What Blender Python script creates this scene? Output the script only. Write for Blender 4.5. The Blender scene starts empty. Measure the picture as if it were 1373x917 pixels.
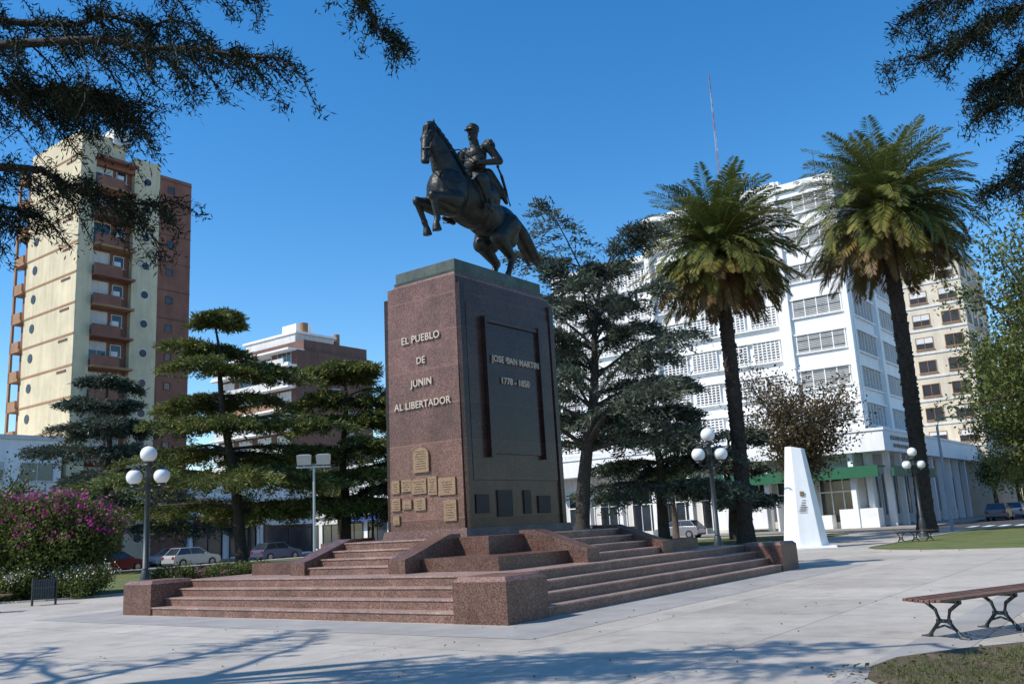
import bpy, math, random
import numpy as np
from mathutils import Vector, Matrix
random.seed(5)
sc=bpy.context.scene
CX,CY,ANG=-.98,24.36,math.radians(53.3)
CR,SR=math.cos(ANG),math.sin(ANG)
def W(r,l,z=0): return (CX+CR*r-SR*l, CY+SR*r+CR*l, z)

# ---------------- materials ----------------
def newmat(name):
    m=bpy.data.materials.new(name); m.use_nodes=True
    nt=m.node_tree; b=nt.nodes['Principled BSDF']; return m,nt,b
def N(nt,t,**k):
    n=nt.nodes.new(t)
    for a,v in k.items(): setattr(n,a,v)
    return n
def mulnoise(nt,tc,prev,scale,det,lo,hi,ro=.7,a=.3,z=.7,sv=None):
    no=N(nt,'ShaderNodeTexNoise'); no.inputs['Scale'].default_value=scale; no.inputs['Detail'].default_value=det; no.inputs['Roughness'].default_value=ro
    if sv:
        mp=N(nt,'ShaderNodeMapping'); mp.inputs['Scale'].default_value=sv; nt.links.new(tc.outputs['Object'],mp.inputs[0]); nt.links.new(mp.outputs[0],no.inputs['Vector'])
    else: nt.links.new(tc.outputs['Object'],no.inputs['Vector'])
    mr=N(nt,'ShaderNodeMapRange'); mr.inputs[1].default_value=a; mr.inputs[2].default_value=z; mr.inputs[3].default_value=lo; mr.inputs[4].default_value=hi
    nt.links.new(no.outputs['Fac'],mr.inputs[0])
    mx=N(nt,'ShaderNodeMix',data_type='RGBA',blend_type='MULTIPLY'); mx.inputs[0].default_value=1
    nt.links.new(prev,mx.inputs[6]); nt.links.new(mr.outputs[0],mx.inputs[7]); return mx.outputs[2]
def mat(name,c,rough=.7,metal=0,ns=3,na=.15,bs=0,bst=.0,spec=None,streak=0):
    m,nt,b=newmat(name)
    tc=N(nt,'ShaderNodeTexCoord')
    no=N(nt,'ShaderNodeTexNoise'); no.inputs['Scale'].default_value=ns; no.inputs['Detail'].default_value=6; no.inputs['Roughness'].default_value=.65
    nt.links.new(tc.outputs['Object'],no.inputs['Vector'])
    r=N(nt,'ShaderNodeValToRGB')
    r.color_ramp.elements[0].position=.3; r.color_ramp.elements[1].position=.72
    r.color_ramp.elements[0].color=[max(0,x*(1-na)) for x in c]+[1]
    r.color_ramp.elements[1].color=[min(1,x*(1+na)) for x in c]+[1]
    nt.links.new(no.outputs['Fac'],r.inputs['Fac']); o=r.outputs['Color']
    if streak: o=mulnoise(nt,tc,o,1.6,6,1-streak,1.02,.7,.35,.6,(1,1,.12))
    nt.links.new(o,b.inputs['Base Color'])
    b.inputs['Roughness'].default_value=rough; b.inputs['Metallic'].default_value=metal
    if spec is not None: b.inputs['Specular IOR Level'].default_value=spec
    if bs:
        n2=N(nt,'ShaderNodeTexNoise'); n2.inputs['Scale'].default_value=bs; n2.inputs['Detail'].default_value=5
        nt.links.new(tc.outputs['Object'],n2.inputs['Vector'])
        bu=N(nt,'ShaderNodeBump'); bu.inputs['Strength'].default_value=bst; bu.inputs['Distance'].default_value=.05
        nt.links.new(n2.outputs['Fac'],bu.inputs['Height']); nt.links.new(bu.outputs['Normal'],b.inputs['Normal'])
    return m
def granite(name,cols,rough,joint=0,scale=55,streak=.2,spec=.5):
    m,nt,b=newmat(name)
    tc=N(nt,'ShaderNodeTexCoord')
    v=N(nt,'ShaderNodeTexVoronoi'); v.inputs['Scale'].default_value=scale
    nt.links.new(tc.outputs['Object'],v.inputs['Vector'])
    r=N(nt,'ShaderNodeValToRGB'); e=r.color_ramp.elements
    e[0].position=.1; e[0].color=(*cols[0],1); e[1].position=.9; e[1].color=(*cols[2],1)
    x=e.new(.5); x.color=(*cols[1],1)
    sep=N(nt,'ShaderNodeSeparateColor'); nt.links.new(v.outputs['Color'],sep.inputs[0]); nt.links.new(sep.outputs[0],r.inputs['Fac'])
    out=mulnoise(nt,tc,r.outputs['Color'],1.3,7,.74,1.22,.65)
    if streak: out=mulnoise(nt,tc,out,2.2,6,1-streak,1.1,.7,.3,.65,(1,1,.15))
    if joint:
        sx=N(nt,'ShaderNodeSeparateXYZ'); nt.links.new(tc.outputs['Object'],sx.inputs[0])
        d=N(nt,'ShaderNodeMath',operation='DIVIDE'); d.inputs[1].default_value=joint; nt.links.new(sx.outputs[2],d.inputs[0])
        f=N(nt,'ShaderNodeMath',operation='FRACT'); nt.links.new(d.outputs[0],f.inputs[0])
        fl=N(nt,'ShaderNodeMath',operation='FLOOR'); nt.links.new(d.outputs[0],fl.inputs[0])
        wn=N(nt,'ShaderNodeTexWhiteNoise',noise_dimensions='1D'); nt.links.new(fl.outputs[0],wn.inputs['W'])
        mrw=N(nt,'ShaderNodeMapRange'); mrw.inputs[3].default_value=.82; mrw.inputs[4].default_value=1.18; nt.links.new(wn.outputs['Value'],mrw.inputs[0])
        mw=N(nt,'ShaderNodeMix',data_type='RGBA',blend_type='MULTIPLY'); mw.inputs[0].default_value=1
        nt.links.new(out,mw.inputs[6]); nt.links.new(mrw.outputs[0],mw.inputs[7])
        l=N(nt,'ShaderNodeMath',operation='LESS_THAN'); l.inputs[1].default_value=.022; nt.links.new(f.outputs[0],l.inputs[0])
        m2=N(nt,'ShaderNodeMix',data_type='RGBA'); nt.links.new(l.outputs[0],m2.inputs[0]); nt.links.new(mw.outputs[2],m2.inputs[6]); m2.inputs[7].default_value=[q*1.6 for q in cols[1]]+[1]
        out=m2.outputs[2]
    nt.links.new(out,b.inputs['Base Color']); b.inputs['Roughness'].default_value=rough; b.inputs['Specular IOR Level'].default_value=spec
    return m
def foliage_mat(name,c0,c1,c2,trans=.25,spec=.3,rough=.55):
    m,nt,b=newmat(name)
    at=N(nt,'ShaderNodeAttribute',attribute_name='tone')
    r=N(nt,'ShaderNodeValToRGB'); e=r.color_ramp.elements
    e[0].position=0; e[0].color=(*c0,1); e[1].position=1; e[1].color=(*c2,1); x=e.new(.5); x.color=(*c1,1)
    nt.links.new(at.outputs['Fac'],r.inputs['Fac']); nt.links.new(r.outputs['Color'],b.inputs['Base Color'])
    b.inputs['Roughness'].default_value=rough; b.inputs['Specular IOR Level'].default_value=spec
    if trans:
        t=N(nt,'ShaderNodeBsdfTranslucent'); nt.links.new(r.outputs['Color'],t.inputs[0])
        ms=N(nt,'ShaderNodeMixShader'); ms.inputs[0].default_value=trans
        nt.links.new(b.outputs[0],ms.inputs[1]); nt.links.new(t.outputs[0],ms.inputs[2])
        nt.links.new(ms.outputs[0],nt.nodes['Material Output'].inputs[0])
    return m
GR=granite('granite_red',[(.085,.040,.029),(.15,.077,.056),(.225,.13,.098)],.3,.93,spec=.35)
GR_SHADE=granite('granite_shaded',[(.032,.016,.012),(.058,.030,.023),(.095,.055,.043)],.28,.93,spec=.22)  # red granite darkened: shade of the pedestal sides put into the colour
GR_SHADE_P=granite('granite_shaded_panel',[(.020,.011,.009),(.036,.020,.016),(.062,.037,.030)],.25,.93,spec=.22)  # panel and bars on those sides, shade painted in deeper
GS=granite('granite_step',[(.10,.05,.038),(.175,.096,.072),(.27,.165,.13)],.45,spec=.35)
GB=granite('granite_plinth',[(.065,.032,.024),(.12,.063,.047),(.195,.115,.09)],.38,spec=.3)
NOS=granite('granite_sunlit_nosing',[(.22,.135,.11),(.33,.22,.18),(.43,.31,.26)],.45,spec=.35)  # tread tops paler than the risers: sunlight painted into the granite
PAT=mat('patina_bronze',(.075,.10,.085),.6,.2,6,.35,streak=.4)
BRZ=mat('dark_bronze',(.028,.029,.025),.45,.5,4,.5,14,.3,streak=.3)
LET=mat('letter_metal',(.50,.42,.33),.5,.2,8,.1)
LET2=mat('letter_dark',(.50,.40,.30),.5,.1,8,.1)
PLQ=mat('plaque_brass',(.28,.185,.105),.5,.25,30,.35,60,.6)
PLD=mat('plaque_dark',(.045,.036,.028),.4,.4,30,.3,60,.6)
IRON=mat('iron_grey',(.045,.055,.055),.5,.3,5,.2)
OPAL=mat('opal_glass',(.82,.82,.80),.25,0,2,.03)
WOOD=mat('bench_wood',(.15,.072,.045),.5,0,9,.45)
BARK=mat('bark',(.085,.065,.05),.95,0,5,.35,9,1)
BARKD=mat('bark_dark',(.045,.036,.03),.95,0,5,.35,9,1)
PBARK=mat('palm_bark',(.05,.036,.027),.95,0,6,.5,7,1)
WHT=mat('white_paint',(.88,.88,.87),.6,0,.6,.05,streak=.09)
WHT2=mat('white_obelisk',(.85,.85,.83),.55,0,1.5,.05,streak=.06)
WHG=mat('offwhite',(.68,.67,.64),.7,0,.7,.1,streak=.15)
LOU=mat('louver_grey',(.29,.30,.30),.6,0,1,.25)
GLS=mat('dark_glass',(.03,.04,.05),.12,0,.5,.4,spec=.8)
GLW=mat('window_recess',(.035,.035,.04),.35,0,.5,.3)
YEL=mat('cream_yellow',(.66,.57,.38),.8,0,.4,.14,streak=.16)
CRM=mat('cream_wall',(.68,.60,.46),.8,0,.4,.1,streak=.14)
BRK=mat('brick_wall',(.26,.115,.08),.85,0,.6,.2,streak=.2)
BRO=mat('brick_orange',(.34,.19,.10),.85,0,.8,.2)
BRD=mat('brick_brown',(.16,.085,.066),.85,0,.5,.2,streak=.2)
GRNP=mat('green_fascia',(.02,.13,.06),.5,0,2,.1)
REDP=mat('red_sign',(.45,.03,.02),.5,0,2,.1)
DRK=mat('dark_interior',(.03,.03,.03),.6,0,2,.2)
CON=mat('concrete_kerb',(.38,.36,.32),.85,0,2,.15)
ASP=mat('asphalt',(.055,.055,.057),.9,0,1.5,.2,60,.3)
SWK=mat('sidewalk_tile',(.32,.30,.27),.85,0,1,.14)
BAND=mat('paving_band',(.31,.295,.275),.8,0,1.2,.2)
def grass_mat(name,a,b_,c,ns=.7):
    m,nt,b=newmat(name); tc=N(nt,'ShaderNodeTexCoord')
    no=N(nt,'ShaderNodeTexNoise'); no.inputs['Scale'].default_value=ns; no.inputs['Detail'].default_value=10; no.inputs['Roughness'].default_value=.75
    nt.links.new(tc.outputs['Object'],no.inputs['Vector'])
    r=N(nt,'ShaderNodeValToRGB'); e=r.color_ramp.elements; e[0].position=.32; e[0].color=(*a,1); e[1].position=.68; e[1].color=(*c,1); x=e.new(.5); x.color=(*b_,1)
    nt.links.new(no.outputs['Fac'],r.inputs['Fac']); nt.links.new(r.outputs['Color'],b.inputs['Base Color']); b.inputs['Roughness'].default_value=1
    n2=N(nt,'ShaderNodeTexNoise'); n2.inputs['Scale'].default_value=25; nt.links.new(tc.outputs['Object'],n2.inputs['Vector'])
    bu=N(nt,'ShaderNodeBump'); bu.inputs['Strength'].default_value=.8; bu.inputs['Distance'].default_value=.05
    nt.links.new(n2.outputs['Fac'],bu.inputs['Height']); nt.links.new(bu.outputs['Normal'],b.inputs['Normal'])
    return m
GRA=grass_mat('lawn_grass',(.06,.085,.02),(.11,.14,.035),(.19,.165,.08))
DRY=grass_mat('dry_lawn',(.06,.042,.025),(.095,.075,.038),(.17,.12,.07),2.5)
def paving_mat():
    m,nt,b=newmat('plaza_concrete'); tc=N(nt,'ShaderNodeTexCoord')
    mp=N(nt,'ShaderNodeMapping'); mp.inputs['Rotation'].default_value=(0,0,-ANG); nt.links.new(tc.outputs['Object'],mp.inputs[0])
    br=N(nt,'ShaderNodeTexBrick'); br.offset=0; br.inputs['Scale'].default_value=1
    br.inputs['Brick Width'].default_value=2.4; br.inputs['Row Height'].default_value=2.4; br.inputs['Mortar Size'].default_value=.014; br.inputs['Mortar Smooth'].default_value=.3
    br.inputs['Color1'].default_value=(.47,.425,.365,1); br.inputs['Color2'].default_value=(.56,.51,.44,1); br.inputs['Mortar'].default_value=(.27,.25,.22,1)
    nt.links.new(mp.outputs[0],br.inputs['Vector'])
    o=br.outputs['Color']
    for a in ((.4,9,.74,1.08),(2.5,8,.83,1.06),(40,3,.86,1.08),(.15,3,.85,1.05)): o=mulnoise(nt,tc,o,*a)
    o=mulnoise(nt,tc,o,1.1,4,.76,1.0,.6,.30,.42)
    nt.links.new(o,b.inputs['Base Color']); b.inputs['Roughness'].default_value=.75
    return m
PAV=paving_mat()
F_CED=foliage_mat('cedar_foliage',(.03,.042,.012),(.115,.14,.036),(.27,.27,.08),.25)
F_BLU=foliage_mat('blue_cedar_foliage',(.03,.042,.03),(.08,.105,.076),(.17,.195,.135),.2)
F_BACKLIT=foliage_mat('backlit_cedar_foliage',(.006,.010,.006),(.014,.021,.011),(.030,.038,.021),0,.1,.85)  # near cedars: backlit silhouette darkness put into the leaf colour
F_PAL=foliage_mat('palm_fronds',(.18,.11,.045),(.25,.225,.05),(.085,.125,.032),.3)
F_GRN=foliage_mat('leaves_green',(.035,.055,.012),(.10,.13,.03),(.19,.20,.055),.35)
F_YEL=foliage_mat('leaves_yellowgreen',(.07,.09,.02),(.16,.185,.05),(.27,.25,.08),.4)
F_RED=foliage_mat('leaves_autumn',(.06,.05,.022),(.14,.10,.05),(.19,.155,.07),.3)
F_FLW=foliage_mat('bougainvillea_bracts',(.26,.012,.13),(.42,.03,.25),(.5,.08,.34),.3)
F_WFL=foliage_mat('white_blossom',(.5,.4,.4),(.65,.6,.58),(.75,.74,.7),.2)
STEM=mat('palm_stem',(.20,.18,.06),.6,0,3,.2)

# ---------------- mesh helpers ----------------
class MB:
    def __init__(s): s.v=[];s.f=[];s.mi=[];s.mats=[]
    def mx(s,m):
        if m not in s.mats: s.mats.append(m)
        return s.mats.index(m)
    def add(s,vs,fs,m):
        o=len(s.v); i=s.mx(m); s.v+= [tuple(x) for x in vs]
        for f in fs: s.f.append([o+k for k in f]); s.mi.append(i)
    def box(s,x0,x1,y0,y1,z0,z1,m):
        if x0>x1:x0,x1=x1,x0
        if y0>y1:y0,y1=y1,y0
        s.add([(x0,y0,z0),(x1,y0,z0),(x1,y1,z0),(x0,y1,z0),(x0,y0,z1),(x1,y0,z1),(x1,y1,z1),(x0,y1,z1)],
          [(0,3,2,1),(4,5,6,7),(0,1,5,4),(1,2,6,5),(2,3,7,6),(3,0,4,7)],m)
    def hexa(s,p8,m): s.add(p8,[(0,3,2,1),(4,5,6,7),(0,1,5,4),(1,2,6,5),(2,3,7,6),(3,0,4,7)],m)
    def frus(s,cx,cy,hx0,hy0,z0,hx1,hy1,z1,m):
        s.hexa([(cx-hx0,cy-hy0,z0),(cx+hx0,cy-hy0,z0),(cx+hx0,cy+hy0,z0),(cx-hx0,cy+hy0,z0),(cx-hx1,cy-hy1,z1),(cx+hx1,cy-hy1,z1),(cx+hx1,cy+hy1,z1),(cx-hx1,cy+hy1,z1)],m)
    def prism(s,poly,d,m):
        n=len(poly); d=Vector(d); vs=[tuple(p) for p in poly]+[tuple(Vector(p)+d) for p in poly]
        fs=[tuple(reversed(range(n))),tuple(range(n,2*n))]+[(i,(i+1)%n,n+(i+1)%n,n+i) for i in range(n)]
        s.add(vs,fs,m)
    def tube(s,pts,rad,m,n=8,cap=True):
        pts=[Vector(p) for p in pts]; vs=[];k=len(pts)
        for i,p in enumerate(pts):
            t=(pts[min(i+1,k-1)]-pts[max(i-1,0)]); 
            if t.length<1e-6: t=Vector((0,0,1))
            t.normalize(); a=Vector((0,0,1)) if abs(t.z)<.9 else Vector((1,0,0))
            u=t.cross(a).normalized(); w=t.cross(u)
            for j in range(n):
                th=2*math.pi*j/n; vs.append(p+(u*math.cos(th)+w*math.sin(th))*rad[i])
        fs=[]
        for i in range(k-1):
            for j in range(n):
                fs.append((i*n+j,i*n+(j+1)%n,(i+1)*n+(j+1)%n,(i+1)*n+j))
        if cap: fs+= [tuple(range(n)),tuple(range((k-1)*n,k*n))[::-1]]
        s.add(vs,fs,m)
    def sph(s,c,r,m,n=16,k=10,rot=None):
        if not hasattr(r,'__len__'): r=(r,r,r)
        vs=[];fs=[]
        for i in range(k+1):
            ph=math.pi*i/k
            for j in range(n):
                th=2*math.pi*j/n
                p=Vector((r[0]*math.sin(ph)*math.cos(th),r[1]*math.sin(ph)*math.sin(th),r[2]*math.cos(ph)))
                if rot: p=rot@p
                vs.append(Vector(c)+p)
        for i in range(k):
            for j in range(n): fs.append((i*n+j,(i+1)*n+j,(i+1)*n+(j+1)%n,i*n+(j+1)%n))
        s.add(vs,fs,m)
    def cap(s,a,b,r0,r1,m,n=14):
        a=Vector(a);b=Vector(b); d=(b-a); L=d.length; d=d/L if L else Vector((0,0,1))
        P=[];R=[]
        for i in range(6):
            t=math.pi/2*i/5; P.append(a-d*r0*math.cos(t)); R.append(max(r0*math.sin(t),.002))
        for i in range(6):
            t=math.pi/2*i/5; P.append(b+d*r1*math.sin(t)); R.append(max(r1*math.cos(t),.002))
        s.tube(P,R,m,n)
    def build(s,name,loc=(0,0,0),rz=0,smooth=False,parent=None,bevel=0):
        me=bpy.data.meshes.new(name); me.from_pydata(s.v,[],s.f)
        for m in s.mats: me.materials.append(m)
        me.polygons.foreach_set('material_index',s.mi)
        if smooth: me.polygons.foreach_set('use_smooth',[True]*len(s.f))
        me.update(); o=bpy.data.objects.new(name,me); sc.collection.objects.link(o)
        o.location=loc; o.rotation_euler=(0,0,rz)
        if parent: o.parent=parent
        if bevel:
            b=o.modifiers.new('bev','BEVEL'); b.width=bevel; b.segments=2; b.limit_method='ANGLE'
        return o
def city(mb,name,bevel=0): return mb.build(name,(CX,CY,0),ANG,bevel=bevel)
def quadmesh(name,V,tone,m,parent=None):
    n=len(V)//4; me=bpy.data.meshes.new(name)
    me.vertices.add(4*n); me.vertices.foreach_set('co',np.ascontiguousarray(V,dtype=np.float32).ravel())
    me.loops.add(4*n); me.loops.foreach_set('vertex_index',np.arange(4*n,dtype=np.int32))
    me.polygons.add(n); me.polygons.foreach_set('loop_start',np.arange(0,4*n,4,dtype=np.int32))
    me.update(calc_edges=True); me.validate()
    a=me.attributes.new('tone','FLOAT','POINT'); a.data.foreach_set('value',np.repeat(tone,4).astype(np.float32))
    me.materials.append(m); o=bpy.data.objects.new(name,me); sc.collection.objects.link(o)
    if parent: o.parent=parent
    return o
def nrm(a): return a/np.maximum(np.linalg.norm(a,axis=1,keepdims=True),1e-6)
def leafquads(rng,C,D,n,spread,L,Wd,jit,tb=None,bias=(0,0,0)):
    C=np.asarray(C,float);D=np.asarray(D,float); M=len(C)
    c=np.repeat(C,n,0)+rng.normal(size=(M*n,3))*np.array(spread)
    d=nrm(np.repeat(D,n,0)+rng.normal(size=(M*n,3))*jit+np.array(bias))
    sd=nrm(np.cross(d,rng.normal(size=(M*n,3))+np.array([0,0,1.2])))
    l=L*rng.uniform(.6,1.25,size=(M*n,1)); w=Wd*rng.uniform(.7,1.2,size=(M*n,1))
    V=np.empty((M*n,4,3)); V[:,0]=c; V[:,1]=c+d*l*.5+sd*w*.5; V[:,2]=c+d*l; V[:,3]=c+d*l*.5-sd*w*.5
    if tb is None: tb=rng.uniform(.2,.8,size=M)
    t=np.clip(np.repeat(tb,n)+rng.normal(size=M*n)*.13,0,1)
    return V.reshape(-1,3),t

def spray(rng,mb,pts,r0,r1,m,C,D,T,start=.2,sublen=1.5,nsub=14,ntuft=6,tw=.02,droop=.12,flat=.1):
    pts=[Vector(p) for p in pts]; k=len(pts)
    mb.tube(pts,[r0+(r1-r0)*i/(k-1) for i in range(k)],m,6)
    def at(s):
        x=s*(k-1); i=min(int(x),k-2); f=x-i; return pts[i].lerp(pts[i+1],f),(pts[i+1]-pts[i]).normalized()
    for j in range(nsub):
        s=start+(1-start)*(j+rng.uniform(.2,.8))/nsub; p,t=at(min(s,1)); side=1 if j%2 else -1
        az=math.atan2(t.y,t.x)+side*rng.uniform(.6,1.25)
        if j>=nsub-2: az=math.atan2(t.y,t.x)+side*rng.uniform(0,.3)
        ln=sublen*(1.05-.6*s)*rng.uniform(.55,1.15); el=rng.normal(0,flat)
        dd=Vector((math.cos(az),math.sin(az),el)); q=[p]; tone=rng.uniform(.2,.75)
        for i in range(1,4):
            f=i/3; q.append(p+dd*ln*f+Vector((0,0,-droop*ln*f*f*1.6)))
        mb.tube(q,[tw*1.2,tw,tw*.7,tw*.3],m,3,False)
        for i in range(ntuft):
            f=(i+rng.uniform(.3,1))/ntuft; x=f*3; a=min(int(x),2); pp=q[a].lerp(q[a+1],x-a)
            C.append(pp[:]); D.append((dd.x,dd.y,-.1)); T.append(min(1,max(0,tone+rng.normal(0,.08)+.15*(f-.5))))

def cedar(name,x,y,H,R,seed,fm,bark=BARK,h0=3,nl=44,nsub=15,ntuft=6,nleaf=17,prof=.75,lean=(0,0),top=.14,rise=.25,leaf=(.32,.085),tr=.33,uneven=.4,wide=None,droop=.3,tierh=1.35,start=.16,tj=.13,vs=.075):
    rng=np.random.default_rng(seed); mb=MB(); C=[];D=[];T=[]
    K=8; tp=[Vector((x+lean[0]*(i/K)**1.2+.25*math.sin(i*1.3+seed)*i/K,y+lean[1]*i/K,H*.97*i/K-.05)) for i in range(K+1)]
    mb.tube([tp[0]]+tp[0:],[tr*1.5]+[tr*(1-i/K)**.8+.03 for i in range(K+1)],bark,10)
    nt_=max(5,int((H-h0)/tierh)); 
    for i in range(nl):
        tier=i%nt_; t=(tier+.5+rng.normal(0,tj))/nt_; t=min(.985,max(.01,t)); z=h0+(H-h0)*t; s=z/H*K*1.03; a=min(int(s),K-1); p=tp[a].lerp(tp[a+1],s-a)
        az=i*2.4+tier*.9+rng.uniform(-.4,.4)
        ln=R*((1-t)**prof*(1-top)+top)*rng.uniform(1-uneven,1.12)*(1+.25*math.sin(az*1.0+seed+tier*.7))
        if wide: ln*=1+wide*abs(math.cos(az))
        rs=rise*rng.uniform(.3,1.6)*(1+t*.8); pts=[]
        for q in range(7):
            f=q/6; pts.append(p+Vector((math.cos(az+.2*f)*ln*f,math.sin(az+.2*f)*ln*f,ln*(rs*f-.36*rs/rise*.8*f*f))))
        spray(rng,mb,pts,.04+.09*(1-t),.015,bark,C,D,T,start,ln*.42+.4,nsub,ntuft,.02,droop,.10)
    for k in range(14):
        a=k*.63; q=tp[-1]; ln=.4+.5*rng.uniform(); 
        for f in (.3,.6,1): C.append((q.x+math.cos(a)*ln*f,q.y+math.sin(a)*ln*f,q.z+.1-.4*f)); D.append((math.cos(a),math.sin(a),.1)); T.append(.6)
    o=mb.build(name,smooth=True)
    V,t=leafquads(rng,C,D,nleaf,(.19,.19,vs),leaf[0],leaf[1],.55,np.array(T),(0,0,.05))
    quadmesh('foliage',V,t,fm,o); return o

def broadleaf(name,x,y,H,R,seed,fm,h0=2.5,nl=26,leaf=(.22,.14),n=40,bark=BARK,sp=.42,tr=.22,zs=.5,tw=9):
    rng=np.random.default_rng(seed); mb=MB(); C=[];D=[]
    mb.tube([(x,y,-.05),(x+.05,y,h0*.5),(x,y+.1,h0),(x+.1,y,(h0+H)*.5)],[tr*1.3,tr,tr*.85,tr*.4],bark,8)
    cz=(h0+H)/2+.3; 
    for i in range(nl):
        v=rng.normal(size=3); v/=np.linalg.norm(v); rr=rng.uniform(.55,1)
        e=Vector((x+v[0]*R*rr,y+v[1]*R*rr,cz+v[2]*(H-h0)*zs*rr)); st=Vector((x,y,h0+rng.uniform(0,.35)*(H-h0)))
        mid=st.lerp(e,.5)+Vector((0,0,.25)); mb.tube([st,mid,e],[tr*.35,tr*.2,.02],bark,5)
        for k in range(tw):
            f=rng.uniform(.35,1.08); q=mid.lerp(e,(f-.5)*2) if f>.5 else st.lerp(mid,f*2)
            q=q+Vector(rng.normal(size=3)*R*.14); mb.tube([mid.lerp(e,rng.uniform(0,.9)),q],[.025,.01],bark,3,False)
            C.append(q[:]); D.append((0,0,.2))
    o=mb.build(name,smooth=True)
    V,t=leafquads(rng,C,D,n,(sp,sp,sp*.7),leaf[0],leaf[1],1.0)
    quadmesh('foliage',V,t,fm,o); return o

def palm(name,x,y,H,L,seed,tr=.45):
    rng=np.random.default_rng(seed); mb=MB()
    pts=[];rad=[];K=60
    for i in range(K+1):
        z=H*i/K; f=i/K; r=tr*(1.0 if f>.06 else 1.35-f*5)*(1-.12*f)
        r*=1+.06*(i%2)+rng.uniform(-.03,.03)
        if f>.93: r=tr*(1.0+ (f-.93)*7)
        pts.append((x+.15*math.sin(f*3),y,z-.05)); rad.append(r)
    mb.tube(pts,rad,PBARK,14)
    for i in range(420):
        f=rng.uniform(.05,1); a=rng.uniform(0,6.28); r=tr*(.9 if f<.9 else 1.1)
        g=.07 if f<.85 else .17
        c=Vector((x+.15*math.sin(f*3)+math.cos(a)*r,y+math.sin(a)*r,H*f)); mb.tube([c,c+Vector((math.cos(a)*g,math.sin(a)*g,g*.9))],[.08,.045],PBARK,4)
    V=[];T=[]; top=Vector((x+.02,y,H))
    nf=200
    for i in range(nf):
        u=(i+.5)/nf; az=i*2.39996+rng.uniform(-.2,.2)
        e=math.radians(84-124*u**.82+rng.uniform(-8,8)); ln=L*rng.uniform(.86,1.1)*(1-.22*max(0,u-.75)*4*.7)
        bend=math.radians(rng.uniform(62,92))*(.6+.55*min(1,u*2)) if u<.7 else math.radians(rng.uniform(30,52))
        hv=Vector((math.cos(az),math.sin(az),0)); sd=Vector((-math.sin(az),math.cos(az),0))
        swing=rng.uniform(-.25,.25)
        p=top+hv*tr*.6+Vector((0,0,-1.0*u)); S=12; P=[p]; TG=[]
        for k in range(S):
            ang=e-bend*(k/S)**1.4; tg=(hv*math.cos(ang)+Vector((0,0,math.sin(ang)))+sd*swing*(k/S)).normalized(); TG.append(tg); p=p+tg*ln/S; P.append(p)
        TG.append(TG[-1])
        mb.tube(P[::2],[.05,.045,.035,.028,.02,.013,.006][:len(P[::2])],PBARK if u>.9 else STEM,4,False)
        base= (.98-.2*u+rng.normal(0,.09)) if u<.64 else (.72-.85*(u-.64)/.36+rng.normal(0,.16))
        twist=rng.uniform(-.5,.5)
        nk=60
        for k in range(nk):
            s=.1+.9*k/nk; q=s*S; a=min(int(q),S-1); pp=P[a].lerp(P[a+1],q-a); tg=TG[a]; up=sd.cross(tg) 
            if up.z<0: up=-up
            ll=L*.145*(math.sin(math.pi*min(1,.12+s*.88))**.6+.25)*(1 if s>.2 else .5)
            for g in (-1,1):
                dv=(sd*g*(.95)+tg*.75+up*(.35+twist*g*.4)+Vector((0,0,-.22-.3*u))+Vector(rng.normal(size=3)*.1)).normalized()
                w=dv.cross(up).normalized()*.036+Vector((0,0,.010))
                e2=pp+dv*ll+Vector((0,0,-.14*ll)); m_=pp+dv*ll*.5
                V+= [pp[:],(m_+w)[:],e2[:],(m_-w)[:]]; T.append(min(1,max(0,base+rng.normal(0,.05)-(.0 if s<.85 else .12))))
    o=mb.build(name,smooth=True)
    quadmesh('fronds',np.array(V),np.array(T),F_PAL,o); return o

# ---------------- ground ----------------
def sheet(name,poly,z,m,thick=0):
    mb=MB()
    if thick: mb.prism([(p[0],p[1],z-thick) for p in poly],(0,0,thick),m)
    else: mb.add([(p[0],p[1],z) for p in poly],[tuple(range(len(poly)))],m)
    return mb.build(name)
def rrect(r0,r1,l0,l1,rad=2.5,n=5):
    P=[]
    for (cx,cy,a0) in ((r1-rad,l1-rad,0),(r0+rad,l1-rad,90),(r0+rad,l0+rad,180),(r1-rad,l0+rad,270)):
        for i in range(n+1):
            a=math.radians(a0+90*i/n); P.append(W(cx+rad*math.cos(a),cy+rad*math.sin(a))[:2])
    return P
sheet('ground',[(-1500,-1500),(1500,-1500),(1500,1500),(-1500,1500)],-.13,ASP)
mb=MB(); P=[W(-60,-60),W(44,-60),W(44,46),W(-60,46)]
mb.prism([(p[0],p[1],-.4) for p in P],(0,0,.4),PAV); mb.build('plaza_paving')
mb=MB(); mb.box(44.003,44.2,-60,46.2,-.3,.012,CON); mb.box(-60,44,46.003,46.2,-.3,.012,CON); city(mb,'plaza_kerb')
mb=MB(); mb.box(53.2,62,1,46.5,-.3,0,SWK); mb.box(62,150,.5,8,-.3,0,SWK); city(mb,'pavement')
mb=MB(); mb.box(-60,46,57,75,-.3,0,SWK); mb.box(53.2,110,57.5,110,-.3,0,SWK); city(mb,'pavement')
mb=MB(); mb.box(53.2,150,-60,-11,-.3,0,SWK); city(mb,'pavement')
mb=MB()
for i in range(20): mb.box(48.5,48.65,-60+i*6,-57+i*6,-.128,-.124,WHT)
for i in range(8): mb.box(45,52.5,-9.5+i*1.0,-9+i*1.0,-.128,-.122,WHT)
city(mb,'road_marking')
def lawn(name,P,m=GRA): return sheet(name,P,.03,m,.2)
lawn('lawn',rrect(-5,32,15,42)); lawn('lawn',rrect(15,41,2.5,13)); lawn('lawn',rrect(14.5,41,-30,-4.6,4))
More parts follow.
